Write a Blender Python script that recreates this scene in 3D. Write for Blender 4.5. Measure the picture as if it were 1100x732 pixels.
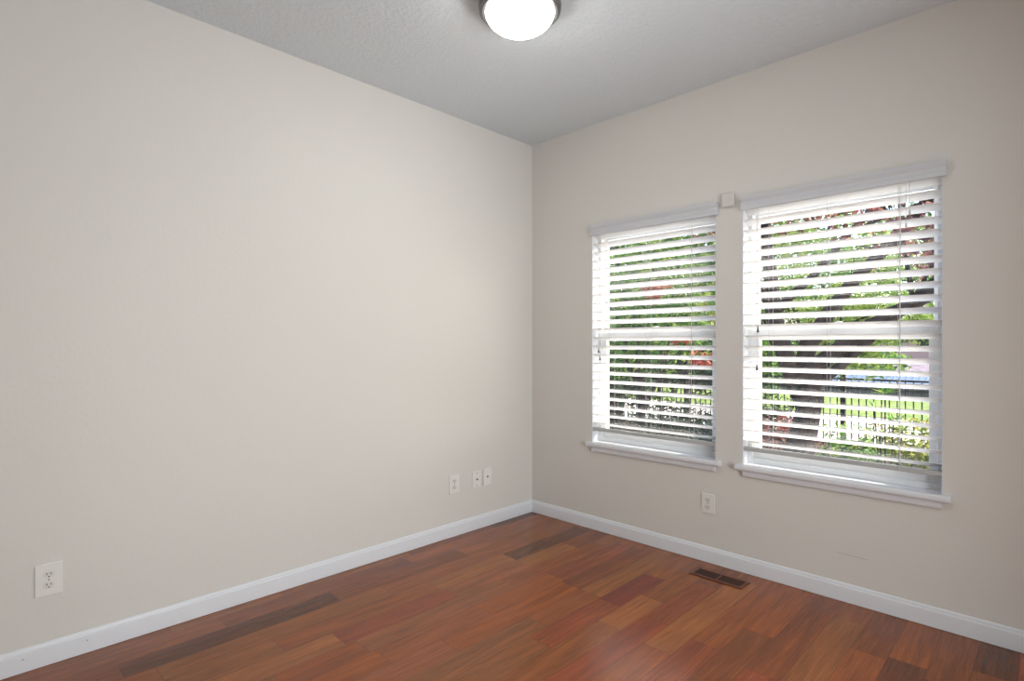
import bpy, bmesh, math, random
from mathutils import Vector, Matrix, noise
R = math.radians
random.seed(7)
for o in list(bpy.data.objects): bpy.data.objects.remove(o)
SC = bpy.context.scene
COL = SC.collection

# ---------------------------------------------------------------- camera
CAM = Vector((2.809, -3.051, 1.248))
cd = bpy.data.cameras.new('camera'); cam = bpy.data.objects.new('camera', cd); COL.objects.link(cam)
cam.location = CAM; cam.rotation_euler = (R(90), 0, R(44.709))
cd.sensor_width = 36; cd.lens = 594 / 1100 * 36; cd.shift_y = 4.8 / 1100; cd.clip_start = .02; cd.clip_end = 400
SC.camera = cam
# ---------------------------------------------------------------- light and exposure
SC.view_settings.view_transform = 'Standard'; SC.view_settings.look = 'None'
SC.view_settings.gamma = 1; SC.view_settings.use_curve_mapping = False
SC.view_settings.exposure = 0.13
W = bpy.data.worlds.new('world'); SC.world = W; W.use_nodes = True
wn = W.node_tree; wn.nodes.clear()
sk = wn.nodes.new('ShaderNodeTexSky'); sk.sky_type = 'NISHITA'; sk.sun_disc = False
sk.sun_elevation = R(42); sk.sun_rotation = R(58); sk.air_density = 1.0; sk.dust_density = 3.5
bg = wn.nodes.new('ShaderNodeBackground'); bg.inputs[1].default_value = .8
wo = wn.nodes.new('ShaderNodeOutputWorld')
wn.links.new(sk.outputs[0], bg.inputs[0]); wn.links.new(bg.outputs[0], wo.inputs[0])
sd = bpy.data.lights.new('sun', 'SUN'); sd.energy = 8.0; sd.angle = R(.6); sd.color = (1, .95, .86)
so = bpy.data.objects.new('sun', sd); COL.objects.link(so)
so.rotation_euler = Vector((.9, .55, .98)).to_track_quat('Z', 'Y').to_euler()
FILL = 88.0      # added fill light, sent through a made-up doorway to brighten the left wall
ad = bpy.data.lights.new('added_doorway_fill', 'AREA'); ad.shape = 'RECTANGLE'; ad.size = 1.9; ad.size_y = 1.9
ad.energy = FILL; ad.color = (.93, .98, 1)
ao = bpy.data.objects.new('added_doorway_fill', ad); COL.objects.link(ao)
ao.location = (4.5, -1.75, 1.3); ao.rotation_euler = (R(90), 0, R(90))
LAMP = 26.0      # ceiling lamp dome
WH = 2.74        # ceiling height
OX1, OY1 = 3.4, -4.1

# ---------------------------------------------------------------- helpers
def lin(c): return tuple(((v / 255) / 12.92 if v / 255 <= .04045 else ((v / 255 + .055) / 1.055) ** 2.4) for v in c) + (1,)
def mat(name, col, rough=.5, spec=.5, metal=0, **k):
    m = bpy.data.materials.new(name); m.use_nodes = True
    b = m.node_tree.nodes['Principled BSDF']
    b.inputs['Base Color'].default_value = lin(col) if max(col[:3]) > 1 else (*col[:3], 1)
    b.inputs['Roughness'].default_value = rough; b.inputs['Specular IOR Level'].default_value = spec
    b.inputs['Metallic'].default_value = metal
    for a, v in k.items(): b.inputs[a.replace('_', ' ')].default_value = v
    return m
def nd(m, t, **k):
    n = m.node_tree.nodes.new(t)
    for a, v in k.items(): setattr(n, a, v)
    return n
def lk(m, a, b): m.node_tree.links.new(a, b)
def BS(m): return m.node_tree.nodes['Principled BSDF']
def bump(m, scale, dist, detail=4, strength=1, rough=.6):
    tc = nd(m, 'ShaderNodeTexCoord'); n = nd(m, 'ShaderNodeTexNoise'); b = nd(m, 'ShaderNodeBump')
    n.inputs['Scale'].default_value = scale; n.inputs['Detail'].default_value = detail; n.inputs['Roughness'].default_value = rough
    b.inputs['Distance'].default_value = dist; b.inputs['Strength'].default_value = strength
    lk(m, tc.outputs['Object'], n.inputs['Vector']); lk(m, n.outputs['Fac'], b.inputs['Height']); lk(m, b.outputs[0], BS(m).inputs['Normal'])
    return n
def mottle(m, c1, c2, scale, lo=.35, hi=.65, detail=5):
    tc = nd(m, 'ShaderNodeTexCoord'); n = nd(m, 'ShaderNodeTexNoise'); r = nd(m, 'ShaderNodeValToRGB')
    n.inputs['Scale'].default_value = scale; n.inputs['Detail'].default_value = detail
    r.color_ramp.elements[0].position = lo; r.color_ramp.elements[0].color = lin(c1)
    r.color_ramp.elements[1].position = hi; r.color_ramp.elements[1].color = lin(c2)
    lk(m, tc.outputs['Object'], n.inputs['Vector']); lk(m, n.outputs['Fac'], r.inputs[0]); lk(m, r.outputs[0], BS(m).inputs['Base Color'])
    return r

def box(bm, x0, x1, y0, y1, z0, z1, M=None):
    vs = [bm.verts.new((x, y, z)) for x in (x0, x1) for y in (y0, y1) for z in (z0, z1)]
    for f in ((0, 1, 3, 2), (4, 6, 7, 5), (0, 4, 5, 1), (2, 3, 7, 6), (0, 2, 6, 4), (1, 5, 7, 3)):
        bm.faces.new([vs[i] for i in f])
    if M is not None:
        for v in vs: v.co = M @ v.co
    return vs
def tube(bm, pts, rad, n=8, cap=True):
    pts = [Vector(p) for p in pts]
    rads = rad if isinstance(rad, (list, tuple)) else [rad] * len(pts)
    rings = []
    for i, p in enumerate(pts):
        d = (pts[min(i + 1, len(pts) - 1)] - pts[max(i - 1, 0)]).normalized()
        a = d.cross(Vector((0, 0, 1)) if abs(d.z) < .9 else Vector((1, 0, 0))).normalized(); b = d.cross(a)
        rings.append([bm.verts.new(p + (a * math.cos(2 * math.pi * k / n) + b * math.sin(2 * math.pi * k / n)) * rads[i]) for k in range(n)])
    for r0, r1 in zip(rings, rings[1:]):
        for k in range(n): bm.faces.new((r0[k], r0[(k + 1) % n], r1[(k + 1) % n], r1[k]))
    if cap: bm.faces.new(rings[0][::-1]); bm.faces.new(rings[-1])
def lathe(bm, prof, cx=0, cy=0, n=48):
    rings = []
    for r, z in prof:
        if r < 1e-6: rings.append([bm.verts.new((cx, cy, z))])
        else: rings.append([bm.verts.new((cx + r * math.cos(2 * math.pi * k / n), cy + r * math.sin(2 * math.pi * k / n), z)) for k in range(n)])
    for a, b in zip(rings, rings[1:]):
        for k in range(n):
            j = (k + 1) % n
            if len(a) == 1 and len(b) == 1: continue
            if len(a) == 1: bm.faces.new((a[0], b[j], b[k]))
            elif len(b) == 1: bm.faces.new((a[k], a[j], b[0]))
            else: bm.faces.new((a[k], a[j], b[j], b[k]))
def extrude_profile(bm, prof, p0, p1, out, ends=(0, 0)):
    """profile (distance from wall, z) swept from p0 to p1; out = unit vector away from the wall; ends = mitre shift per unit depth"""
    p0 = Vector(p0); p1 = Vector(p1); out = Vector(out); d = (p1 - p0).normalized()
    A = [bm.verts.new(p0 + out * a + d * (a * ends[0]) + Vector((0, 0, z))) for a, z in prof]
    B = [bm.verts.new(p1 + out * a - d * (a * ends[1]) + Vector((0, 0, z))) for a, z in prof]
    n = len(prof)
    for i in range(n): bm.faces.new((A[i], A[(i + 1) % n], B[(i + 1) % n], B[i]))
    bm.faces.new(A[::-1]); bm.faces.new(B)
def obj(name, bm, m, parent=None, smooth=False, bevel=0, loc=None, seg=2):
    bmesh.ops.recalc_face_normals(bm, faces=bm.faces)
    me = bpy.data.meshes.new(name); bm.to_mesh(me); bm.free()
    if m: me.materials.append(m)
    o = bpy.data.objects.new(name, me); COL.objects.link(o)
    if parent is not None: o.parent = parent
    if loc is not None: o.location = loc
    if smooth:
        for p in me.polygons: p.use_smooth = True
        if smooth == 'auto': me.set_sharp_from_angle(angle=R(35))
    if bevel:
        b = o.modifiers.new('bevel', 'BEVEL'); b.width = bevel; b.segments = seg; b.limit_method = 'ANGLE'; b.angle_limit = R(40)
    return o
def tag(o, label=None, cat=None, group=None, kind=None):
    for k, v in (('label', label), ('category', cat), ('group', group), ('kind', kind)):
        if v: o[k] = v
    return o
def thing(name, loc, label, cat, group=None, kind=None):
    o = bpy.data.objects.new(name, None); COL.objects.link(o); o.location = loc; o.empty_display_size = .05
    return tag(o, label, cat, group, kind)
def struct(name, bm, m, **k):
    o = obj(name, bm, m, **k); o['kind'] = 'structure'; return o
BM = bmesh.new

# ---------------------------------------------------------------- materials of the room
m_wall = mat('wall_paint', (220, 217.5, 212), .62, .3); bump(m_wall, 55, .0012, 3, .6)
m_ceil = mat('ceiling_paint', (221, 228, 233), .8, .2)
def knock(m):
    tc = nd(m, 'ShaderNodeTexCoord'); n = nd(m, 'ShaderNodeTexNoise'); r = nd(m, 'ShaderNodeValToRGB'); b = nd(m, 'ShaderNodeBump')
    n.inputs['Scale'].default_value = 42; n.inputs['Detail'].default_value = 5; n.inputs['Distortion'].default_value = .6
    r.color_ramp.elements[0].position = .46; r.color_ramp.elements[1].position = .6
    b.inputs['Distance'].default_value = .002; b.inputs['Strength'].default_value = .8
    lk(m, tc.outputs['Object'], n.inputs['Vector']); lk(m, n.outputs['Fac'], r.inputs[0]); lk(m, r.outputs[0], b.inputs['Height']); lk(m, b.outputs[0], BS(m).inputs['Normal'])
knock(m_ceil)
m_trim = mat('white_trim_paint', (226, 229, 234), .35, .5)
m_vinyl = mat('white_vinyl', (238, 240, 243), .35, .5)
m_slat = mat('blind_slat_white', (244, 244, 244), .4, .4)
_t = nd(m_slat, 'ShaderNodeBsdfTranslucent'); _m = nd(m_slat, 'ShaderNodeMixShader'); _t.inputs[0].default_value = (.93, .93, .92, 1); _m.inputs[0].default_value = .3
_o = m_slat.node_tree.nodes['Material Output']; lk(m_slat, BS(m_slat).outputs[0], _m.inputs[1]); lk(m_slat, _t.outputs[0], _m.inputs[2]); lk(m_slat, _m.outputs[0], _o.inputs[0])
m_val = mat('blind_valance_shaded', (210, 213, 218), .45, .4)  # same white paint, greyed: the weaker light is put into its colour
m_rail = mat('blind_rail_shaded', (186, 188, 187), .5, .4)  # grey holds the shade of the rail's backlit front
m_cord = mat('blind_cord', (205, 206, 208), .7, .2)
m_tassel = mat('tassel_dark', (74, 84, 82), .4)
m_plate = mat('plate_plastic', (232, 231, 226), .3, .5)
m_socket = mat('socket_plastic', (222, 221, 216), .35, .5)
m_hole = mat('dark_slot', (38, 32, 30), .6)
m_steel = mat('screw_steel', (130, 128, 124), .35, .5, .9)
m_beige = mat('sensor_plastic', (217, 211, 207), .45, .4)
m_nickel = mat('lamp_pan_metal', (120, 120, 122), .38, .5, .75)
m_vent = mat('vent_bronze', (112, 66, 46), .4, .5, .35)
m_black = mat('duct_dark', (12, 9, 8), .8)

# ---------------------------------------------------------------- floor of wide reddish boards
C = dict(brown=(146, 80, 38), red=(144, 72, 38), dark=(104, 55, 27), tan=(158, 94, 47), orange=(156, 81, 32), pink=(152, 85, 46),
         olive=(146, 85, 42), plum=(124, 54, 36), deep=(132, 70, 34), warm=(150, 79, 36))
ROWS = {  # board ends along y (near to far) and the colour of each board, read off the photograph
    0: [(-2.2, 'brown'), (-1.2, 'deep'), (0, 'warm')],
    1: [(-2.6, 'deep'), (-1.72, 'dark'), (-.9, 'deep'), (0, 'brown')],
    2: [(-2.5, 'brown'), (-1.5, 'olive'), (-.5, 'pink'), (0, 'olive')],
    3: [(-2.1, 'olive'), (-1.3, 'brown'), (-.75, 'tan'), (-.04, 'dark'), (0, 'brown')],
    4: [(-1.9, 'tan'), (-1.29, 'red'), (-.76, 'pink'), (-.35, 'tan'), (0, 'deep')],
    5: [(-2.2, 'olive'), (-1.86, 'warm'), (-1.0, 'pink'), (-.2, 'brown'), (0, 'olive')],
    6: [(-1.84, 'orange'), (-1.3, 'brown'), (-.77, 'orange'), (-.12, 'red'), (0, 'warm')],
    7: [(-1.6, 'pink'), (-.8, 'orange'), (-.1, 'deep'), (0, 'brown')],
    8: [(-1.9, 'brown'), (-1.2, 'olive'), (-.8, 'brown'), (0, 'olive')],
    9: [(-1.9, 'olive'), (-1.32, 'olive'), (-.815, 'red'), (-.4, 'plum'), (0, 'brown')],
    10: [(-1.7, 'orange'), (-1.0, 'brown'), (-.635, 'tan'), (0, 'brown')],
    11: [(-1.5, 'pink'), (-.81, 'red'), (-.30, 'red'), (0, 'deep')],
    12: [(-1.02, 'warm'), (-.12, 'tan'), (0, 'brown')],
    13: [(-.85, 'red'), (-.0, 'warm')],
    14: [(-.6, 'deep'), (0, 'warm')],
    15: [(-.9, 'red'), (0, 'deep')],
    16: [(-.2, 'olive'), (0, 'brown')],
    17: [(-.45, 'warm'), (0, 'deep')],
    18: [(-.42, 'dark'), (0, 'warm')],
    19: [(-.5, 'dark'), (0, 'deep')],
    20: [(-.3, 'deep'), (0, 'dark')],
}
def floor_mat():
    m = mat('jatoba_boards', (140, 80, 50), .27, .48, 0)
    at = nd(m, 'ShaderNodeVertexColor', layer_name='board'); uv = nd(m, 'ShaderNodeUVMap', uv_map='board_uv')
    tc = nd(m, 'ShaderNodeTexCoord'); isl = nd(m, 'ShaderNodeAttribute', attribute_name='board_rnd')
    # grain: noise stretched along the board, offset per board
    mp = nd(m, 'ShaderNodeMapping'); mp.inputs['Scale'].default_value = (150, 5, 1)
    addv = nd(m, 'ShaderNodeVectorMath', operation='ADD'); scl = nd(m, 'ShaderNodeVectorMath', operation='SCALE'); scl.inputs['Scale'].default_value = 13
    lk(m, isl.outputs['Color'], scl.inputs[0]); lk(m, tc.outputs['Object'], addv.inputs[0]); lk(m, scl.outputs[0], addv.inputs[1])
    lk(m, addv.outputs[0], mp.inputs['Vector'])
    n = nd(m, 'ShaderNodeTexNoise'); n.inputs['Scale'].default_value = 1; n.inputs['Detail'].default_value = 7; n.inputs['Roughness'].default_value = .72; n.inputs['Distortion'].default_value = .5
    lk(m, mp.outputs[0], n.inputs['Vector'])
    mp2 = nd(m, 'ShaderNodeMapping'); mp2.inputs['Scale'].default_value = (16, 1.3, 1); lk(m, addv.outputs[0], mp2.inputs['Vector'])
    n2 = nd(m, 'ShaderNodeTexNoise'); n2.inputs['Scale'].default_value = 1; n2.inputs['Detail'].default_value = 3; n2.inputs['Distortion'].default_value = 1.4
    lk(m, mp2.outputs[0], n2.inputs['Vector'])
    r1 = nd(m, 'ShaderNodeMapRange'); r1.inputs['From Min'].default_value = .3; r1.inputs['From Max'].default_value = .7; r1.inputs['To Min'].default_value = .6; r1.inputs['To Max'].default_value = 1.3
    lk(m, n.outputs['Fac'], r1.inputs['Value'])
    r2 = nd(m, 'ShaderNodeMapRange'); r2.inputs['From Min'].default_value = .3; r2.inputs['From Max'].default_value = .7; r2.inputs['To Min'].default_value = .78; r2.inputs['To Max'].default_value = 1.2
    lk(m, n2.outputs['Fac'], r2.inputs['Value'])
    mu = nd(m, 'ShaderNodeMath', operation='MULTIPLY'); lk(m, r1.outputs[0], mu.inputs[0]); lk(m, r2.outputs[0], mu.inputs[1])
    # seams from the board's own coordinates (metres from its edges)
    sp = nd(m, 'ShaderNodeSeparateXYZ'); lk(m, uv.outputs[0], sp.inputs[0])
    s = nd(m, 'ShaderNodeMath', operation='MINIMUM'); lk(m, sp.outputs[0], s.inputs[0]); lk(m, sp.outputs[1], s.inputs[1])
    sr = nd(m, 'ShaderNodeMapRange'); sr.inputs['From Min'].default_value = .0004; sr.inputs['From Max'].default_value = .0022; sr.inputs['To Min'].default_value = .62; sr.inputs['To Max'].default_value = 1
    lk(m, s.outputs[0], sr.inputs['Value'])
    mu2 = nd(m, 'ShaderNodeMath', operation='MULTIPLY'); lk(m, mu.outputs[0], mu2.inputs[0]); lk(m, sr.outputs[0], mu2.inputs[1])
    # a knot near the window wall
    vd = nd(m, 'ShaderNodeVectorMath', operation='SUBTRACT'); vd.inputs[1].default_value = (2.384, -.311, 0); lk(m, tc.outputs['Object'], vd.inputs[0])
    vs = nd(m, 'ShaderNodeVectorMath', operation='MULTIPLY'); vs.inputs[1].default_value = (1, .8, 0); lk(m, vd.outputs[0], vs.inputs[0])
    vl = nd(m, 'ShaderNodeVectorMath', operation='LENGTH'); lk(m, vs.outputs[0], vl.inputs[0])
    wv = nd(m, 'ShaderNodeMath', operation='SINE'); wm = nd(m, 'ShaderNodeMath', operation='MULTIPLY'); wm.inputs[1].default_value = 480; lk(m, vl.outputs['Value'], wm.inputs[0]); lk(m, wm.outputs[0], wv.inputs[0])
    kr = nd(m, 'ShaderNodeMapRange'); kr.inputs['From Min'].default_value = -1; kr.inputs['From Max'].default_value = 1; kr.inputs['To Min'].default_value = .75; kr.inputs['To Max'].default_value = 1.3; lk(m, wv.outputs[0], kr.inputs['Value'])
    kf = nd(m, 'ShaderNodeMapRange'); kf.inputs['From Min'].default_value = .03; kf.inputs['From Max'].default_value = .055; kf.inputs['To Min'].default_value = 1; kf.inputs['To Max'].default_value = 0; lk(m, vl.outputs['Value'], kf.inputs['Value'])
    km = nd(m, 'ShaderNodeMix', data_type='FLOAT'); lk(m, kf.outputs[0], km.inputs[0]); km.inputs[2].default_value = 1; lk(m, kr.outputs[0], km.inputs[3])
    mu3 = nd(m, 'ShaderNodeMath', operation='MULTIPLY'); lk(m, mu2.outputs[0], mu3.inputs[0]); lk(m, km.outputs[0], mu3.inputs[1])
    vm = nd(m, 'ShaderNodeVectorMath', operation='SCALE'); lk(m, at.outputs['Color'], vm.inputs[0]); lk(m, mu3.outputs[0], vm.inputs['Scale'])
    lk(m, vm.outputs[0], BS(m).inputs['Base Color'])
    rr = nd(m, 'ShaderNodeMapRange'); rr.inputs['To Min'].default_value = .14; rr.inputs['To Max'].default_value = .24; lk(m, n.outputs['Fac'], rr.inputs['Value']); lk(m, rr.outputs[0], BS(m).inputs['Roughness'])
    b = nd(m, 'ShaderNodeBump'); b.inputs['Distance'].default_value = .0004; b.inputs['Strength'].default_value = .5; lk(m, mu2.outputs[0], b.inputs['Height']); lk(m, b.outputs[0], BS(m).inputs['Normal'])
    return m
def make_floor():
    bm = BM(); cl = bm.loops.layers.color.new('board'); uvl = bm.loops.layers.uv.new('board_uv'); rl = bm.loops.layers.color.new('board_rnd')
    rnd = random.Random(3); keys = list(C)
    for k in range(-1, 39):
        x0 = max(.073 + .125 * k, 0); x1 = min(.073 + .125 * (k + 1), OX1 + 1.5)
        if x1 <= x0: continue
        row = [e for e in ROWS.get(k, [])]
        if not row: row = [(-rnd.uniform(.3, .9), rnd.choice(keys)), (0, rnd.choice(keys))]
        y = row[0][0]; ex = []
        while y > OY1:
            y -= rnd.uniform(.45, 1.1); ex.insert(0, (y, rnd.choice(['brown', 'warm', 'red', 'deep', 'olive', 'brown'])))
        row = ex + row; prev = row[0][0] - .5
        for y, c in row:
            a, b = prev, y; prev = y
            col = lin(C[c]); j = [rnd.uniform(.97, 1.03) for _ in range(3)]
            col = (col[0] * j[0], col[1] * j[1] * 1.0, col[2] * j[2], 1)
            # srgb-encoded storage is avoided: float colour via byte layer is decoded by the node
            enc = tuple(1.055 * min(v, 1) ** (1 / 2.4) - .055 for v in col[:3]) + (1,)
            rv = (rnd.random(), rnd.random(), rnd.random(), 1)
            w = x1 - x0; L = b - a; xm = (x0 + x1) / 2; ym = (a + b) / 2
            # board as four triangles so that uv = distance from the long and the short edges
            P = {'a': (x0, a), 'b': (x1, a), 'c': (x1, b), 'd': (x0, b)}
            cols = [x0, xm, x1]; rws = [a, ym, b]
            for i in range(2):
                for q in range(2):
                    cs = [(cols[i], rws[q]), (cols[i + 1], rws[q]), (cols[i + 1], rws[q + 1]), (cols[i], rws[q + 1])]
                    f = bm.faces.new([bm.verts.new((px, py, 0)) for px, py in cs])
                    for lp, (px, py) in zip(f.loops, cs):
                        lp[cl] = enc; lp[rl] = rv; lp[uvl].uv = (min(px - x0, x1 - px), min(py - a, b - py))
    me = bpy.data.meshes.new('floor'); bm.to_mesh(me); bm.free(); me.materials.append(floor_mat())
    o = bpy.data.objects.new('floor', me); COL.objects.link(o); o['kind'] = 'structure'
make_floor()

# ---------------------------------------------------------------- shell
WINS = [(.552, 1.422), (1.570, 2.446)]; ZB, ZT = .592, 2.025; TH = .16
b = BM(); box(b, -.12, 0, OY1, 0, 0, WH); struct('wall_left', b, m_wall)
DW0, DW1 = -2.65, -.85  # unseen doorway opening, added to let the fill light in
b = BM()
xs = [-.12, WINS[0][0], WINS[0][1], WINS[1][0], WINS[1][1], OX1 + .12]; zs = [0, ZB - .03, ZT, WH]
for i in range(5):
    for j in range(3):
        if j == 1 and i in (1, 3): continue
        box(b, xs[i], xs[i + 1], 0, TH, zs[j], zs[j + 1])
bmesh.ops.remove_doubles(b, verts=b.verts, dist=1e-5)
b.verts.index_update(); fs = {}
for f in b.faces: fs.setdefault(tuple(sorted(v.index for v in f.verts)), []).append(f)
bmesh.ops.delete(b, geom=[f for l in fs.values() if len(l) > 1 for f in l], context='FACES_ONLY')
struct('wall_right', b, m_wall)
b = BM(); box(b, OX1, OX1 + .12, OY1, DW0, 0, WH); box(b, OX1, OX1 + .12, DW1, 0, 0, WH); box(b, OX1, OX1 + .12, DW0, DW1, 2.15, WH); struct('wall_front', b, m_wall)
b = BM(); box(b, -.12, OX1 + .12, OY1 - .12, OY1, 0, WH)
struct('wall_back', b, m_wall)
b = BM(); box(b, -.12, OX1 + 1.6, OY1 - .12, TH, WH, WH + .12); struct('ceiling', b, m_ceil)

m_scuff = mat('scuff_grey', (160, 153, 146), .7)
b = BM(); box(b, 0, .13, -.0006, 0, -.0008, .0008, Matrix.Translation((2.035, 0, .232)) @ Matrix.Rotation(R(2), 4, 'Y')); obj('scuff_mark', b, m_scuff, bpy.data.objects['wall_right'])
BP = [(0, .0018), (.012, .0018), (.012, .068), (.0115, .072), (.008, .075), (.0075, .080), (.006, .086), (.003, .0895), (0, .090)]
def baseboard(name, p0, p1, out, ends):
    b = BM(); extrude_profile(b, BP, p0, p1, out, ends); return struct(name, b, m_trim, smooth='auto')
bl = baseboard('baseboard_left', (0, OY1, 0), (0, 0, 0), (1, 0, 0), (1, 1))
baseboard('baseboard_right', (0, 0, 0), (OX1, 0, 0), (0, -1, 0), (1, 1))
baseboard('baseboard_front', (OX1, 0, 0), (OX1, DW1, 0), (-1, 0, 0), (1, 0))
b = BM(); box(b, OX1 + 1.5, OX1 + 1.6, OY1, TH, 0, WH); box(b, OX1 + .12, OX1 + 1.5, 0, TH, 0, WH); box(b, OX1 + .12, OX1 + 1.5, OY1 - .12, OY1, 0, WH); struct('wall_hall', b, m_wall)
for (y, z) in ((-2.865, .052), (-2.67, .052)):
    b = BM(); tube(b, [(.0121, y, z), (.0125, y, z)], .0022, 10); obj('nail_hole', b, m_hole, bl)
# dark joint line between boards and baseboard
m_gap = mat('floor_joint_shadow_gap', (52, 30, 22), .7)

# ---------------------------------------------------------------- windows
def glass_mat():
    m = bpy.data.materials.new('window_glass'); m.use_nodes = True; nt = m.node_tree; nt.nodes.clear()
    o = nt.nodes.new('ShaderNodeOutputMaterial'); t = nt.nodes.new('ShaderNodeBsdfTransparent'); g = nt.nodes.new('ShaderNodeBsdfGlossy'); mx = nt.nodes.new('ShaderNodeMixShader'); 
    g.inputs['Roughness'].default_value = .02; t.inputs[0].default_value = (.96, .97, .965, 1)
    mx.inputs[0].default_value = .05; nt.links.new(t.outputs[0], mx.inputs[1]); nt.links.new(g.outputs[0], mx.inputs[2]); nt.links.new(mx.outputs[0], o.inputs[0])
    return m
m_glass = glass_mat()
def ring(bm, x0, x1, z0, z1, wl, wr, wb, wt, y0, y1):
    box(bm, x0, x0 + wl, y0, y1, z0, z1); box(bm, x1 - wr, x1, y0, y1, z0, z1)
    box(bm, x0 + wl, x1 - wr, y0, y1, z0, z0 + wb); box(bm, x0 + wl, x1 - wr, y0, y1, z1 - wt, z1)
for n, (x0, x1) in enumerate(WINS):
    w = thing('window_%d' % (n + 1), (x0, 0, ZB), None, None, kind='structure')
    L = (-x0, 0, -ZB)
    b = BM(); ring(b, x0, x1, ZB, ZT, .028, .028, .03, .03, .070, .15); obj('window_frame', b, m_vinyl, w, bevel=.002, loc=L)
    b = BM(); ring(b, x0 + .028, x1 - .028, 1.292, ZT - .03, .018, .018, .06, .03, .118, .140); us = obj('upper_sash', b, m_vinyl, w, bevel=.002, loc=L)
    b = BM(); box(b, x0 + .044, x1 - .044, .127, .131, 1.35, ZT - .058); obj('pane', b, m_glass, us)
    b = BM(); ring(b, x0 + .028, x1 - .028, ZB + .03, 1.352, .036, .032, .047, .060, .080, .112); ls = obj('lower_sash', b, m_vinyl, w, bevel=.002, loc=L)
    b = BM(); box(b, x0 + .06, x1 - .056, .094, .098, ZB + .074, 1.296); obj('pane', b, m_glass, ls)
    xm = (x0 + x1) / 2
    b = BM(); box(b, xm - .03, xm + .03, .064, .080, 1.338, 1.350); tube(b, [(xm, .071, 1.350), (xm, .071, 1.36), (xm + .03, .066, 1.362)], .005, 8); obj('sash_lock', b, m_vinyl, ls)
    # wooden jamb lining, stool and apron
    b = BM(); box(b, x0 - .0005, x0 + .004, .0, .07, ZB, ZT); box(b, x1 - .004, x1 + .0005, .0, .07, ZB, ZT); box(b, x0 + .004, x1 - .004, 0, .07, ZT - .004, ZT)
    obj('jamb_lining', b, m_trim, w, loc=L)
    b = BM(); box(b, x0, x1, -.002, .072, ZB - .03, ZB); sp = [(0, -.03), (.026, -.03), (.031, -.026), (.033, -.018), (.032, -.006), (.028, 0), (0, 0)]
    extrude_profile(b, [(a, ZB + z) for a, z in sp], (x0 - .032, 0, 0), (x1 + .030, 0, 0), (0, -1, 0)); obj('stool', b, m_trim, w, loc=L, bevel=.001)
    b = BM(); ap = [(0, 0), (.008, 0), (.013, .006), (.015, .014), (.015, .036), (0, .036)]
    extrude_profile(b, [(a, ZB - .066 + z) for a, z in ap], (x0 + .006, 0, 0), (x1 - .004, 0, 0), (0, -1, 0)); obj('apron', b, m_trim, w, loc=L, bevel=.0008)

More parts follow.
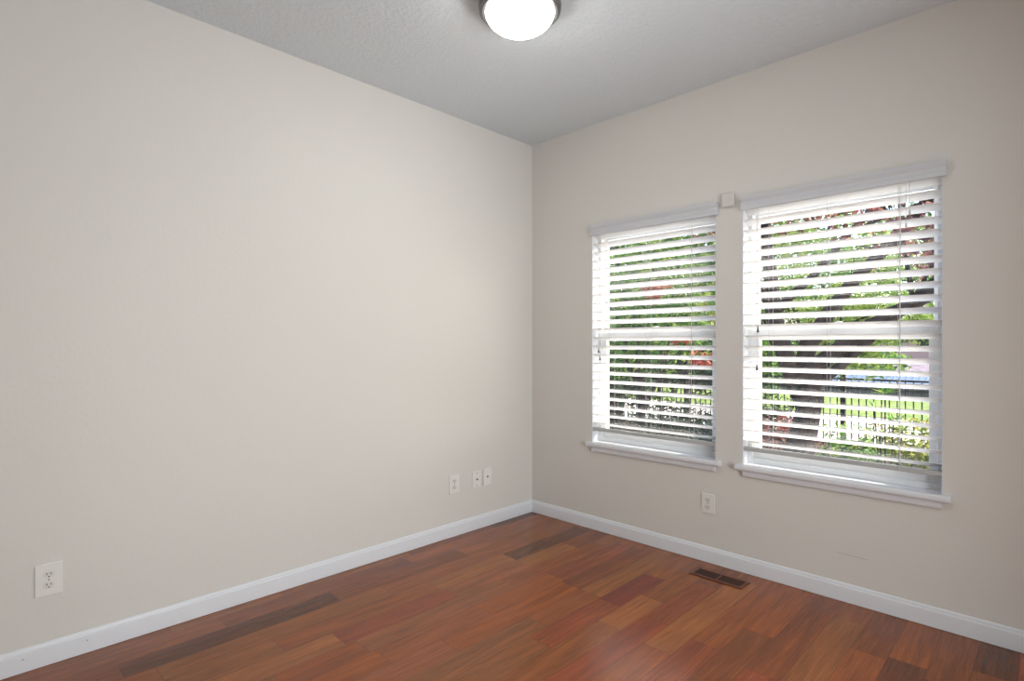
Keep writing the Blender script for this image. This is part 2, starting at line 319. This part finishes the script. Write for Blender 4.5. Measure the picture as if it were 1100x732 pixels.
# ---------------------------------------------------------------- blinds
PITCH = .05757; SW = .0625; TILT = R(22.5)
def blind(x0, x1, label, tass, ringed):
    t = thing('window_blind', (x0, .03, ZT), label, 'window blind', 'white slatted blinds on the two windows')
    L = (-x0, -.03, -ZT)
    a0, a1 = x0 + .006, x1 - .004
    # valance with a crown profile, standing a little proud of the wall
    prof = [(.0, 1.986), (.020, 1.986), (.020, 2.006), (.0225, 2.0075), (.0225, 2.021), (.0205, 2.0235), (.024, 2.030), (.031, 2.042), (.033, 2.046), (.033, 2.055), (0, 2.055)]
    b = BM(); extrude_profile(b, prof, (x0 + .0, 0, 0), (x1 + .014, 0, 0), (0, -1, 0)); obj('valance', b, m_val, t, loc=L)
    b = BM(); box(b, a0, a1, .006, .060, 1.999, 2.022); obj('headrail', b, m_slat, t, loc=L)
    b = BM(); N = 6
    for i in range(-1, 22):
        zf = 1.935 - PITCH * i
        for (s0, s1) in [(a0, a1)]:
            top = []; bot = []
            for k in range(N + 1):
                u = k / N; crown = .0028 * math.sin(math.pi * u)
                yy = .005 + u * SW * math.cos(TILT) + crown * math.sin(TILT); zz = zf - u * SW * math.sin(TILT) + crown * math.cos(TILT)
                top.append((yy, zz)); bot.append((yy - .0028 * math.sin(TILT), zz - .0028 * math.cos(TILT)))
            poly = top + bot[::-1]
            A = [b.verts.new((s0, y, z)) for y, z in poly]; B = [b.verts.new((s1, y, z)) for y, z in poly]
            n = len(poly)
            for k in range(n): b.faces.new((A[k], A[(k + 1) % n], B[(k + 1) % n], B[k]))
            b.faces.new(A[::-1]); b.faces.new(B)
    obj('slats', b, m_slat, t, smooth='auto', loc=L)
    b = BM(); br = [(.004, .672), (.006, .668), (.060, .662), (.063, .666), (.063, .680), (.060, .684), (.008, .690), (.004, .686)]
    A = [b.verts.new((a0, y, z)) for y, z in br]; B = [b.verts.new((a1, y, z)) for y, z in br]
    for k in range(8): b.faces.new((A[k], A[(k + 1) % 8], B[(k + 1) % 8], B[k]))
    b.faces.new(A[::-1]); b.faces.new(B); rl = obj('bottom_rail', b, m_rail, t, loc=L)
    for xe in (a0 - .0015, a1):
        b = BM(); box(b, xe, xe + .0015, .002, .066, .660, .691); obj('end_cap', b, m_val, rl)
    for xc in (x0 + .14, (x0 + x1) / 2 - .02, x1 - .165):
        b = BM()
        for yy in (.003, .064):
            tube(b, [(xc, yy, 1.975), (xc, yy, .688)], .0006, 5)
        for i in range(22):
            z = 1.935 - PITCH * i - .003
            tube(b, [(xc, .003, z), (xc, .064, z - SW * math.sin(TILT))], .0005, 4)
        obj('ladder_cord', b, m_cord, t, loc=L)
    for (dx, z) in tass:
        b = BM(); tube(b, [(x0 + dx, -.002, 1.985), (x0 + dx, -.002, z + .03)], .0009, 6); c = obj('tilt_cord', b, m_cord, t, loc=L)
        b = BM(); lathe(b, [(0, z + .032), (.0025, z + .031), (.004, z + .018), (.0065, z + .006), (.006, z), (0, z)], x0 + dx, -.003, 12); obj('tassel', b, m_tassel, c, smooth='auto')
    xl = x1 - (.158 if not ringed else .15); zl = .675 if not ringed else .90
    b = BM(); tube(b, [(xl, -.001, 1.985), (xl + .001, -.002, 1.4), (xl, -.003, zl)], .0012, 6)
    tube(b, [(xl + .007, -.001, 1.985), (xl + .003, -.002, 1.5), (xl + .001, -.003, zl)], .0009, 6)
    if not ringed:
        for q, zq in ((.025, 1.80), (.038, 1.86)):
            tube(b, [(x1 - .158 + q, -.001, 1.985), (x1 - .158 + q, -.002, zq)], .0009, 6); lathe(b, [(0, zq + .004), (.003, zq), (.005, zq - .02), (0, zq - .022)], x1 - .158 + q, -.002, 10)
    lc = obj('lift_cord', b, m_cord, t, loc=L)
    if ringed:
        b = BM(); tube(b, [(xl + .009 * math.cos(k * math.pi / 8), -.004, zl - .009 + .009 * math.sin(k * math.pi / 8)) for k in range(17)], .0022, 6); obj('pull_ring', b, m_plate, lc)
    return t
blind(*WINS[0], 'white slatted blind on the window nearer the room corner, green leaves behind', [(.058, 1.195), (.070, 1.145)], True)
blind(*WINS[1], 'white slatted blind on the window farther from the corner, dark trunk behind', [(.085, 1.315), (.080, 1.110)], False)

# ---------------------------------------------------------------- ceiling lamp
def ceiling_lamp():
    cx, cy = CAM.x + .034 * math.cos(R(44.709)) - 2.374 * math.sin(R(44.709)), CAM.y + .034 * math.sin(R(44.709)) + 2.374 * math.cos(R(44.709))
    t = thing('ceiling_lamp', (cx, cy, WH), 'round flush ceiling lamp with glowing white dome and grey metal rim', 'ceiling lamp')
    b = BM(); lathe(b, [(0, 0), (.158, 0), (.172, -.012), (.178, -.040), (.174, -.062), (.162, -.071), (.149, -.071), (.149, -.056), (0, -.056)], n=64); obj('base_pan', b, m_nickel, t, smooth='auto')
    m = bpy.data.materials.new('lamp_glow'); m.use_nodes = True; n = m.node_tree; bs = n.nodes['Principled BSDF']
    bs.inputs['Base Color'].default_value = (.9, .9, .9, 1); bs.inputs['Emission Color'].default_value = (1, .97, .93, 1); bs.inputs['Emission Strength'].default_value = LAMP
    b = BM(); pr = [(.148, -.057)] + [(.147 * math.cos(a), -.066 - .082 * math.sin(a)) for a in [R(k * 7.5) for k in range(12)]] + [(0, -.148)]
    lathe(b, pr, n=64); obj('dome', b, m, t, smooth=True)
ceiling_lamp()

# ---------------------------------------------------------------- wall plates
# built in local space: x across, z up, facing -y; rotated for the left wall
def plate(kind, loc, rz, label, cat, group=None, w=.084, h=.124):
    t = thing({'outlet': 'wall_outlet', 'coax': 'coax_plate', 'phone': 'phone_plate'}[kind], loc, label, cat, group); t.rotation_euler = (0, 0, rz)
    d = .0065 if kind != 'phone' else .011
    b = BM(); vs = box(b, -w / 2, w / 2, -d, 0, -h / 2, h / 2); obj('cover_plate', b, m_plate, t, bevel=.0025, seg=3)
    if kind == 'outlet':
        for s in (1, -1):
            cz = s * .0205; b = BM(); n = 24
            pts = []
            for k in range(n):
                a = 2 * math.pi * k / n; r = .0175; pts.append((r * math.cos(a), max(-.0135, min(.0135, r * math.sin(a))) + cz))
            A = [b.verts.new((x, -d - .002, z)) for x, z in pts]; B = [b.verts.new((x, -d + .001, z)) for x, z in pts]
            for k in range(n): b.faces.new((A[k], A[(k + 1) % n], B[(k + 1) % n], B[k]))
            b.faces.new(A); b.faces.new(B[::-1]); s1 = obj('receptacle', b, m_socket, t)
            b = BM()
            for sx, hh in ((-.0065, .0085), (.0065, .0068)): box(b, sx - .0013, sx + .0013, -d - .0024, -d - .001, cz + .003 - hh / 2, cz + .003 + hh / 2)
            tube(b, [(0, -d - .0024, cz - .008), (0, -d - .001, cz - .008)], .0026, 10); obj('slots', b, m_hole, s1)
        b = BM(); tube(b, [(0, -d - .0012, 0), (0, -d + .001, 0)], .003, 12); obj('screw', b, m_steel, t)
    elif kind == 'coax':
        for s in (1, -1):
            b = BM(); tube(b, [(0, -d - .0012, s * .042), (0, -d + .001, s * .042)], .0035, 12); obj('screw', b, m_steel, t)
        b = BM(); tube(b, [(0, -d - .009, 0), (0, -d + .001, 0)], .0048, 12); c = obj('coax_connector', b, m_hole, t)
    else:
        b = BM(); box(b, -.006, .006, -d - .0006, -d + .001, -.004, .007); obj('jack_port', b, m_hole, t)
    return t
rl_ = R(90)
og = 'white duplex outlets low on the walls'
plate('outlet', (0, -2.789, .332), rl_, 'white duplex outlet on the left wall nearest the camera', 'outlet', og)
plate('outlet', (0, -.753, .340), rl_, 'white duplex outlet on the left wall beside the coax and phone plates', 'outlet', og)
plate('coax', (0, -.558, .338), rl_, 'white wall plate with a round coax jack and two screws', 'wall plate', w=.078, h=.112)
plate('phone', (0, -.463, .340), rl_, 'thicker white wall plate with one small jack hole, nearest the room corner', 'wall plate', w=.074, h=.114)
plate('outlet', (1.376, 0, .338), 0, 'white duplex outlet on the window wall, below the gap between the windows', 'outlet', og, w=.078, h=.112)
t = thing('wall_sensor', (1.497, 0, 2.057), 'small beige rectangular sensor box on the wall between the two blinds', 'sensor')
b = BM(); box(b, -.033, .033, -.022, 0, -.038, .038); obj('housing', b, m_beige, t, bevel=.005, seg=3)
b = BM(); box(b, -.022, .022, -.0235, -.021, -.010, -.008); obj('seam', b, m_cord, t)

# ---------------------------------------------------------------- floor register
vx0, vx1, vy0, vy1 = 1.372, 1.658, -.226, -.112
t = thing('floor_vent', ((vx0 + vx1) / 2, (vy0 + vy1) / 2, 0), 'brown metal floor register with two banks of dark slots under the windows', 'floor vent')
hx, hy = (vx1 - vx0) / 2, (vy1 - vy0) / 2
b = BM(); box(b, -hx + .012, hx - .012, -hy + .012, hy - .012, .0004, .0012); obj('duct_opening', b, m_black, t)
b = BM(); ring(b, -hx, hx, -hy, hy, .02, .02, .02, .02, 0, .0045)
for v in b.verts: v.co = Vector((v.co.x, v.co.z, v.co.y + .0003))
box(b, -.007, .007, -hy + .02, hy - .02, .0003, .0048); obj('frame', b, m_vent, t, bevel=.0015)
b = BM()
for s in (-1, 1):
    xa, xb = (-hx + .02, -.007) if s < 0 else (.007, hx - .02)
    for k in range(1, 9):
        x = xa + (xb - xa) * k / 9; box(b, x - .0017, x + .0017, -hy + .02, hy - .02, .0012, .0026)
obj('louvres', b, m_vent, t)

# ---------------------------------------------------------------- outside
GZ = -.40
m_conc = mat('pale_concrete', (196, 184, 178), .85, .2); mottle(m_conc, (178, 166, 160), (206, 194, 188), 3)
m_lawn = mat('lawn', (120, 170, 60), .9, .1); mottle(m_lawn, (78, 100, 46), (126, 140, 80), 9)
m_soil = mat('planting_bed', (86, 66, 54), .95, .1); mottle(m_soil, (46, 36, 32), (92, 72, 62), 8)
m_slope = mat('rough_grass', (90, 120, 60), .9, .1)
def slab(name, x0, x1, y0, y1, z0, z1, m):
    b = BM(); box(b, x0, x1, y0, y1, z0, z1); return struct(name, b, m)
m_bounce = mat('white_bounce_slab', (222, 220, 214), .8, .2); bump(m_bounce, 30, .002)
slab('ground_bounce_slab', -3.5, 9, TH, 2.7, GZ - .3, GZ, m_bounce)  # unseen pale slab, added to bounce sunlight up at the slats
slab('ground_bed', -14, 12, 2.7, 7.4, GZ - .3, GZ, m_soil)
slab('ground_side', 9, 16, TH, 2.7, GZ - .3, GZ, m_soil)
slab('ground_pavement', -22, 16, 7.4, 11.6, GZ - .3, GZ, m_conc)
slab('ground_lawn', -24, 18, 11.6, 16.5, GZ - .3, GZ + .02, m_lawn)
b = BM(); vs = [b.verts.new(p) for p in ((-60, 16.5, GZ + .02), (40, 16.5, GZ + .02), (40, 21, -2.4), (-60, 21, -2.4), (-60, 90, -2.4), (40, 90, -2.4))]
b.faces.new((vs[0], vs[1], vs[2], vs[3])); b.faces.new((vs[3], vs[2], vs[5], vs[4])); struct('ground_slope', b, m_slope)
# foundation strip under the wall
slab('trim_1', -.12, OX1 + .12, .0, TH, GZ, 0, m_conc)

# black iron picket fence
m_iron = mat('black_iron', (30, 30, 34), .45, .4)
def picket_fence():
    t = thing('iron_fence', (0, 6.7, GZ), 'black iron picket fence along the far edge of the planting bed', 'fence')
    x0, x1 = -7.8, 3.6
    b = BM(); x = x0
    while x < x1: box(b, x - .008, x + .008, -.008, .008, .06, 1.13); x += .098
    obj('pickets', b, m_iron, t)
    for z in (.14, .98, 1.12):
        b = BM(); box(b, x0, x1, -.014, .014, z - .014, z + .014); obj('rail', b, m_iron, t)
    x = -7.744
    while x < x1:
        b = BM(); box(b, x - .035, x + .035, -.035, .035, 0, 1.2); box(b, x - .042, x + .042, -.042, .042, 1.2, 1.215); obj('post', b, m_iron, t); x += 2.04
picket_fence()

# grey board fence in the distance
m_board = mat('weathered_boards', (112, 104, 110), .8, .2); mottle(m_board, (66, 62, 68), (98, 92, 96), 6)
t = thing('board_fence', (-2.5, 18.8, -2.2), 'weathered grey board fence standing below the lawn edge', 'fence')
b = BM(); x = -9.5; rnd = random.Random(5)
while x < 7: box(b, x, x + .13, -.01, .01, .1, 2.08 + rnd.uniform(-.02, .02)); x += .142
obj('boards', b, m_board, t)
for k in range(8):
    b = BM(); x = -9.4 + k * 2.3; box(b, x, x + .12, .01, .13, 0, 2.12); obj('post', b, m_board, t)

# shed with blue ribbed roof
m_blue = mat('blue_metal_roof', (108, 122, 140), .35, .5, .2); m_shed = mat('shed_boards', (104, 100, 108), .8, .2)
t = thing('garden_shed', (-2.0, 23, -2.4), 'low shed with a blue ribbed metal roof behind the board fence', 'shed')
b = BM(); box(b, -3.2, 3.2, -1.2, 1.2, 0, 2.0); obj('shed_walls', b, m_shed, t)
b = BM(); A = [(-3.4, -1.5, 1.98), (3.4, -1.5, 1.98), (3.4, 0, 2.62), (-3.4, 0, 2.62), (3.4, 1.5, 1.98), (-3.4, 1.5, 1.98)]
box(b, -3.4, 3.4, 0, 1.63, -.02, .02, Matrix.Translation((0, -1.5, 1.98)) @ Matrix.Rotation(math.atan2(.64, 1.5), 4, 'X'))
box(b, -3.4, 3.4, -1.63, 0, -.02, .02, Matrix.Translation((0, 1.5, 1.98)) @ Matrix.Rotation(-math.atan2(.64, 1.5), 4, 'X'))
for k in range(34):
    x = -3.35 + k * .203; box(b, x - .015, x + .015, 0, 1.63, .02, .05, Matrix.Translation((0, -1.5, 1.98)) @ Matrix.Rotation(math.atan2(.64, 1.5), 4, 'X'))
obj('roof', b, m_blue, t)

# neighbour's house
m_pink = mat('pale_pink_stucco', (190, 156, 146), .85, .2); m_mauve = mat('mauve_shingles', (150, 124, 140), .85, .2); mottle(m_mauve, (112, 102, 110), (140, 126, 132), 4)
m_dark = mat('dark_glass', (40, 46, 54), .1, .6)
t = thing('neighbour_house', (-1.5, 34, -2.4), 'pale pink stucco house with a mauve shingled roof beyond the shed', 'house')
def gable(bm, x0, x1, y0, y1, ze, zr, along='x'):
    if along == 'x':
        ym = (y0 + y1) / 2; P = [(x0, y0, ze), (x1, y0, ze), (x1, y1, ze), (x0, y1, ze), (x0, ym, zr), (x1, ym, zr)]; F = [(0, 1, 5, 4), (2, 3, 4, 5), (0, 4, 3), (1, 2, 5), (0, 3, 2, 1)]
    else:
        xm = (x0 + x1) / 2; P = [(x0, y0, ze), (x1, y0, ze), (x1, y1, ze), (x0, y1, ze), (xm, y0, zr), (xm, y1, zr)]; F = [(0, 3, 5, 4), (1, 4, 5, 2), (0, 4, 1), (3, 2, 5), (0, 1, 2, 3)]
    v = [bm.verts.new(p) for p in P]
    for f in F: bm.faces.new([v[i] for i in f])
b = BM(); box(b, -4.5, 6.0, -2, 2, 0, 2.1); box(b, -3.4, 6.0, 2, 9, 0, 4.6); obj('walls', b, m_pink, t)
b = BM(); gable(b, -5.0, 6.4, -2.5, 2.6, 2.1, 2.9); obj('roof', b, m_mauve, t)
b = BM(); gable(b, -3.9, 6.4, 1.6, 9.4, 4.6, 6.4); obj('upper_roof', b, m_mauve, t)
for k in range(2):
    b = BM(); box(b, -1.6 + 3 * k, -.5 + 3 * k, 1.96, 2.02, 3.35, 4.2); fr = obj('window', b, m_pink, t); b = BM(); box(b, -1.5 + 3 * k, -.6 + 3 * k, 1.93, 1.97, 3.42, 4.12); obj('pane', b, m_dark, fr)

# foliage ---------------------------------------------------------
def leaf_mat(name, cols, trans=.35):
    m = bpy.data.materials.new(name); m.use_nodes = True; nt = m.node_tree; nt.nodes.clear()
    g = nt.nodes.new('ShaderNodeNewGeometry'); r = nt.nodes.new('ShaderNodeValToRGB'); r.color_ramp.interpolation = 'CONSTANT'
    el = r.color_ramp.elements
    while len(el) < len(cols): el.new(.5)
    for i, c in enumerate(cols): el[i].position = i / len(cols); el[i].color = lin(c)
    d = nt.nodes.new('ShaderNodeBsdfPrincipled'); d.inputs['Roughness'].default_value = .45; d.inputs['Specular IOR Level'].default_value = .35
    tr = nt.nodes.new('ShaderNodeBsdfTranslucent'); mx = nt.nodes.new('ShaderNodeMixShader'); mx.inputs[0].default_value = trans; o = nt.nodes.new('ShaderNodeOutputMaterial')
    nt.links.new(g.outputs['Random Per Island'], r.inputs[0]); nt.links.new(r.outputs[0], d.inputs[0]); nt.links.new(r.outputs[0], tr.inputs[0])
    nt.links.new(d.outputs[0], mx.inputs[1]); nt.links.new(tr.outputs[0], mx.inputs[2]); nt.links.new(mx.outputs[0], o.inputs[0])
    return m
m_lg = leaf_mat('leaves_green', [(70, 116, 42), (104, 148, 56), (42, 76, 32), (158, 180, 84), (80, 124, 48)])
m_ly = leaf_mat('leaves_lime', [(118, 148, 58), (142, 166, 74), (82, 118, 46), (164, 182, 96)])
m_lp = leaf_mat('leaves_plum', [(110, 58, 58), (142, 84, 76), (74, 42, 50), (172, 116, 100), (62, 44, 54)])
m_ld = leaf_mat('leaves_dark', [(26, 50, 28), (36, 64, 32), (22, 42, 28), (46, 74, 38)])
m_lr = leaf_mat('leaves_red', [(150, 66, 50), (166, 92, 66), (130, 50, 42)])
m_lo = leaf_mat('leaves_gold', [(146, 150, 60), (112, 132, 52), (170, 164, 80), (88, 112, 50)])
m_lb = leaf_mat('leaves_bluegreen', [(36, 62, 52), (48, 76, 60), (28, 52, 42)])
m_bark = mat('bark', (78, 62, 56), .95, .1); mottle(m_bark, (26, 24, 26), (56, 50, 50), 14); 
def leaves(bm, blobs, n, size, seed, elong=1.7):
    rnd = random.Random(seed); tot = sum(b[3] * b[4] * b[5] for b in blobs)
    for (cx, cy, cz, rx, ry, rz) in blobs:
        for _ in range(int(n * rx * ry * rz / tot)):
            th = rnd.uniform(0, 2 * math.pi); u = rnd.uniform(-1, 1); rr = rnd.random() ** .5; q = math.sqrt(1 - u * u)
            p = Vector((cx + rx * rr * q * math.cos(th), cy + ry * rr * q * math.sin(th), cz + rz * rr * u))
            if noise.noise(p * (1.6 / max(.4, rx))) < -.22: continue
            s = size * rnd.uniform(.6, 1.3)
            a = Vector((rnd.gauss(0, 1), rnd.gauss(0, 1), rnd.gauss(0, .7))).normalized(); b2 = a.cross(Vector((rnd.gauss(0, 1), rnd.gauss(0, 1), rnd.gauss(0, 1)))).normalized(); c = a.cross(b2)
            v = [bm.verts.new(p - a * s * elong / 2), bm.verts.new(p + b2 * s * .32 + c * s * .12), bm.verts.new(p + a * s * elong / 2), bm.verts.new(p - b2 * s * .32 + c * s * .12)]
            bm.faces.new(v)
def limb(bm, p, d, L, r, depth, rnd, spread=.5, up=.25):
    pts = [Vector(p)]; rad = [r]; d = Vector(d).normalized(); n = 5
    for i in range(n):
        d = (d + Vector((rnd.gauss(0, .10), rnd.gauss(0, .10), rnd.gauss(0, .06) + up * .12))).normalized()
        pts.append(pts[-1] + d * L / n); rad.append(r * (1 - .45 * (i + 1) / n))
    tube(bm, pts, rad, 8 if depth > 1 else 5)
    if depth > 0:
        for k in range(3 if depth > 1 else 2):
            a = Vector((rnd.gauss(0, 1), rnd.gauss(0, 1), rnd.gauss(.2, .5))).normalized()
            j = rnd.choice((2, 3, 4, 5)); limb(bm, pts[j], (d + a * spread * 1.6), L * .7, rad[j] * .6, depth - 1, rnd, spread, up)
def tree(name, loc, m, blobs, n, size, label, limbs, group=None, cat='tree', seed=1, bark=None):
    t = thing(name, loc, label, cat, group); rnd = random.Random(seed)
    b = BM()
    for (p, d, L, r, dep) in limbs: limb(b, p, d, L, r, dep, rnd)
    obj('trunk' if cat == 'tree' else 'stems', b, bark or m_bark, t, smooth=True)
    b = BM(); leaves(b, blobs, n, size, seed); obj('foliage', b, m, t)
    return t
# plum tree with dark leaning trunk close to the right window
tree('plum_tree', (.78, 3.05, GZ), m_lp,
     [(.9, -.1, 3.5, 1.5, 1.0, .9), (1.9, .2, 2.75, 1.0, .8, .55), (-.6, .2, 3.5, 1.1, .9, .7), (1.3, 1.0, 2.6, .8, .7, .35), (2.4, .9, 3.1, .8, .7, .8)],
     11500, .055, 'purple-leaved tree with a thick dark trunk right behind the right-hand window',
     [((0, 0, -.1), (.10, 0, 1), 1.5, .19, 0), ((.13, 0, 1.3), (.75, .1, 1), 1.9, .085, 2), ((.10, 0, 1.25), (-.5, .2, 1), 1.9, .10, 2), ((.12, 0, 1.3), (.1, .3, 1), 2.0, .09, 2), ((.12, 0, 1.1), (.9, .5, .75), 1.7, .055, 2)], seed=4)
tree('leafy_tree', (-.05, 5.6, GZ), m_ly,
     [(.9, .3, 2.1, 1.0, .6, .5), (1.8, .6, 1.95, .8, .6, .4), (.2, -.4, 3.2, .8, .7, .8), (1.4, 0, 2.9, .7, .6, .45), (.9, .2, 1.5, .7, .5, .35)],
     9500, .058, 'lime green leafy tree spreading behind the purple-leaved tree', [((0, 0, -.1), (.12, 0, 1), 1.9, .09, 2), ((.1, 0, .9), (.8, .1, 1), 1.4, .045, 2)], seed=8)
tree('leafy_tree', (-.85, 8.9, GZ), m_lg, [(1.0, 0, 3.2, 1.7, 1.0, 1.3), (2.5, 0, 2.6, .9, .8, .8), (-.3, 0, 2.4, .9, .8, .8)], 9000, .075,
     'mid-green tree beyond the iron fence, straight behind the dark leaning trunk', [((0, 0, -.1), (0, 0, 1), 2.3, .09, 2)], seed=9)
tg = 'garden trees behind the left-hand window'
tree('maple_tree', (-1.55, 4.2, GZ), m_lg,
     [(0, 0, 2.5, 1.1, .9, 1.2), (.6, -.1, 1.9, .7, .6, .7), (-.6, .1, 1.7, .8, .7, .7), (.9, .2, 3.2, .7, .6, .7)], 8500, .070,
     'mid-green leafy tree, nearest tree behind the left-hand window', [((0, 0, -.1), (.03, 0, 1), 1.7, .075, 2), ((0, 0, .8), (-.5, 0, 1), 1.2, .04, 1)], tg, seed=11)
tree('conifer_tree', (-3.3, 6.0, GZ), m_ld,
     [(0, 0, .9, 1.2, 1.1, .8), (0, 0, 2.0, .95, .9, .9), (0, 0, 3.2, .65, .6, .9), (0, 0, 4.3, .35, .35, .8)], 8500, .075,
     'dark green dense evergreen at the far left behind the left-hand window', [((0, 0, -.1), (0, 0, 1), 4.6, .10, 0)], tg, seed=12)
tree('gold_tree', (-3.3, 8.8, GZ), m_lo, [(0, 0, 3.1, 1.2, 1.0, 1.0), (.9, 0, 2.4, .8, .7, .6), (-.9, 0, 3.9, .9, .8, .7)], 5200, .08,
     'yellow-green leafy tree standing beyond the iron fence', [((0, 0, -.1), (.02, 0, 1), 2.2, .08, 2)], tg, seed=13)
tree('red_maple', (-1.0, 3.5, GZ), m_lr, [(.0, 0, 2.35, .22, .2, .16), (.35, .0, 1.72, .16, .15, .10), (.62, 0, 1.45, .2, .15, .12)], 420, .055,
     'slender young tree with orange-red leaves among the green ones', [((0, 0, -.1), (.05, 0, 1), 1.7, .022, 1), ((.02, 0, 1.0), (.5, 0, 1), 1.0, .014, 1)], tg, seed=14)
# backdrop
bgd = [(-13, 15, 2.8, 'dark'), (-9.5, 16.2, 3.0, 'green'), (-8.6, 22.4, 2.5, 'dark'), (-19.5, 15, 3.0, 'green'), (-15.5, 24, 3.4, 'dark'), (-4.6, 27.5, 2.4, 'green'), (-10.5, 29, 3.2, 'dark'), (6.4, 25.5, 2.2, 'green'), (8.5, 22.5, 2.6, 'dark')]
desc = ['dark tree at the far left of the row across the lawn', 'green tree left of the middle in the row across the lawn', 'dark tree behind the board fence, left of the low shed', 'green tree beyond the pavement, farthest left of all trees',
        'dark tall tree behind the row across the lawn', 'green tree at the left side of the low shed', 'dark tall tree behind the left end of the shed', 'green tree at the right side of the low shed', 'dark tree at the right end of the board fence']
for i, (x, y, r, k) in enumerate(bgd):
    if i in (3, 7, 8): continue      # outside every view through the windows
    m = m_ld if k == 'dark' else m_lg; z0 = GZ if y < 17 else -2.4
    tree('distant_tree', (x, y, z0), m, [(0, 0, r * 1.5, r, r * .8, r * .9), (r * .5, 0, r * .9, r * .7, r * .6, r * .6), (-r * .5, 0, r * .9, r * .7, r * .6, r * .6), (0, 0, r * 2.3, r * .6, r * .6, r * .6)],
         5200, .17, desc[i], [((0, 0, -.1), (0, 0, 1), r * 1.3, .16, 1)], 'trees across the lawn', seed=30 + i)
for i, (x, y, k) in enumerate([(-5.6, 13.6, 0), (-7.6, 13.2, 1), (-9.8, 13.0, 0), (-3.9, 14.6, 1)]):
    tree('lawn_bush', (x, y, GZ), (m_ld, m_lg)[k], [(0, 0, .9, 1.15, .8, .9), (.5, 0, 1.5, .7, .6, .5)], 3600, .11,
         ['dark round bush on the lawn, second from the right of the four', 'green round bush on the lawn, second from the left of the four', 'dark round bush at the left end of the four on the lawn', 'green round bush at the right end of the four on the lawn'][i],
         [((0, 0, -.1), (0, 0, 1), 1.2, .05, 1)], 'bushes across the pavement', 'bush', 70 + i)
# shrubs
def shrub(name, loc, m, r, h, n, size, label, seed, group='shrubs in the planting bed'):
    return tree(name, loc, m, [(0, 0, h * .55, r, r * .8, h * .5), (r * .4, 0, h * .4, r * .6, r * .6, h * .4)], n, size, label,
                [((0, 0, -.03), (.2, 0, 1), h * .7, .012, 1), ((0, 0, -.03), (-.3, .1, 1), h * .7, .012, 1)], group, 'shrub', seed)
shrub('evergreen_shrub', (-1.25, 4.6, GZ), m_ld, .8, .85, 2600, .05, 'dark low shrub at the foot of the left-hand window view', 51)
shrub('blue_green_shrub', (-.35, 4.3, GZ), m_lb, .55, .75, 1800, .05, 'blue-green low shrub, middle of the planting bed', 52)
shrub('red_leaved_shrub', (.42, 4.0, GZ), m_lp, .42, .80, 1300, .045, 'dark red low shrub right of the thick dark trunk', 53)
shrub('golden_shrub', (1.52, 4.9, GZ), m_lo, .50, .78, 1600, .05, 'yellow-green shrub at the lower right of the right-hand window', 54)
shrub('green_shrub', (.98, 4.6, GZ), m_lg, .50, .66, 1600, .05, 'mid-green shrub left of the yellow-green shrub', 55)
shrub('evergreen_shrub', (-.5, 6.0, GZ), m_ld, .7, .95, 1800, .05, 'dark shrub leaning on the iron fence', 56)
# spiky plant
t = thing('spiky_plant', (1.42, 4.3, GZ), 'green plant with stacked rosettes of pointed leaves at the lower right', 'plant', 'shrubs in the planting bed')
b = BM(); rnd = random.Random(9)
for (cx, cy, cz, n, L) in ((0, 0, 1.10, 13, .16), (-.10, 0, .92, 10, .15), (.07, .05, .78, 12, .18), (.16, 0, .70, 12, .2), (-.05, 0, .62, 12, .18)):
    for k in range(n):
        a = 2 * math.pi * k / n + rnd.uniform(-.2, .2); e = rnd.uniform(.1, .9); d = Vector((math.cos(a) * math.cos(e), math.sin(a) * math.cos(e), math.sin(e))); s = d.cross(Vector((0, 0, 1))).normalized()
        p = Vector((cx, cy, cz)); v = [b.verts.new(p), b.verts.new(p + d * L * .45 + s * .016), b.verts.new(p + d * L + Vector((0, 0, -.02))), b.verts.new(p + d * L * .45 - s * .016)]; b.faces.new(v)
obj('leaves', b, m_lg, t)
b = BM()
for (cx, cy, cz) in ((0, 0, 1.1), (-.10, 0, .92), (.07, .05, .78), (.16, 0, .70), (-.05, 0, .62)): tube(b, [(cx * .3, cy, -.03), (cx * .8, cy, cz * .6), (cx, cy, cz)], .008, 6)
obj('stems', b, m_bark, t)
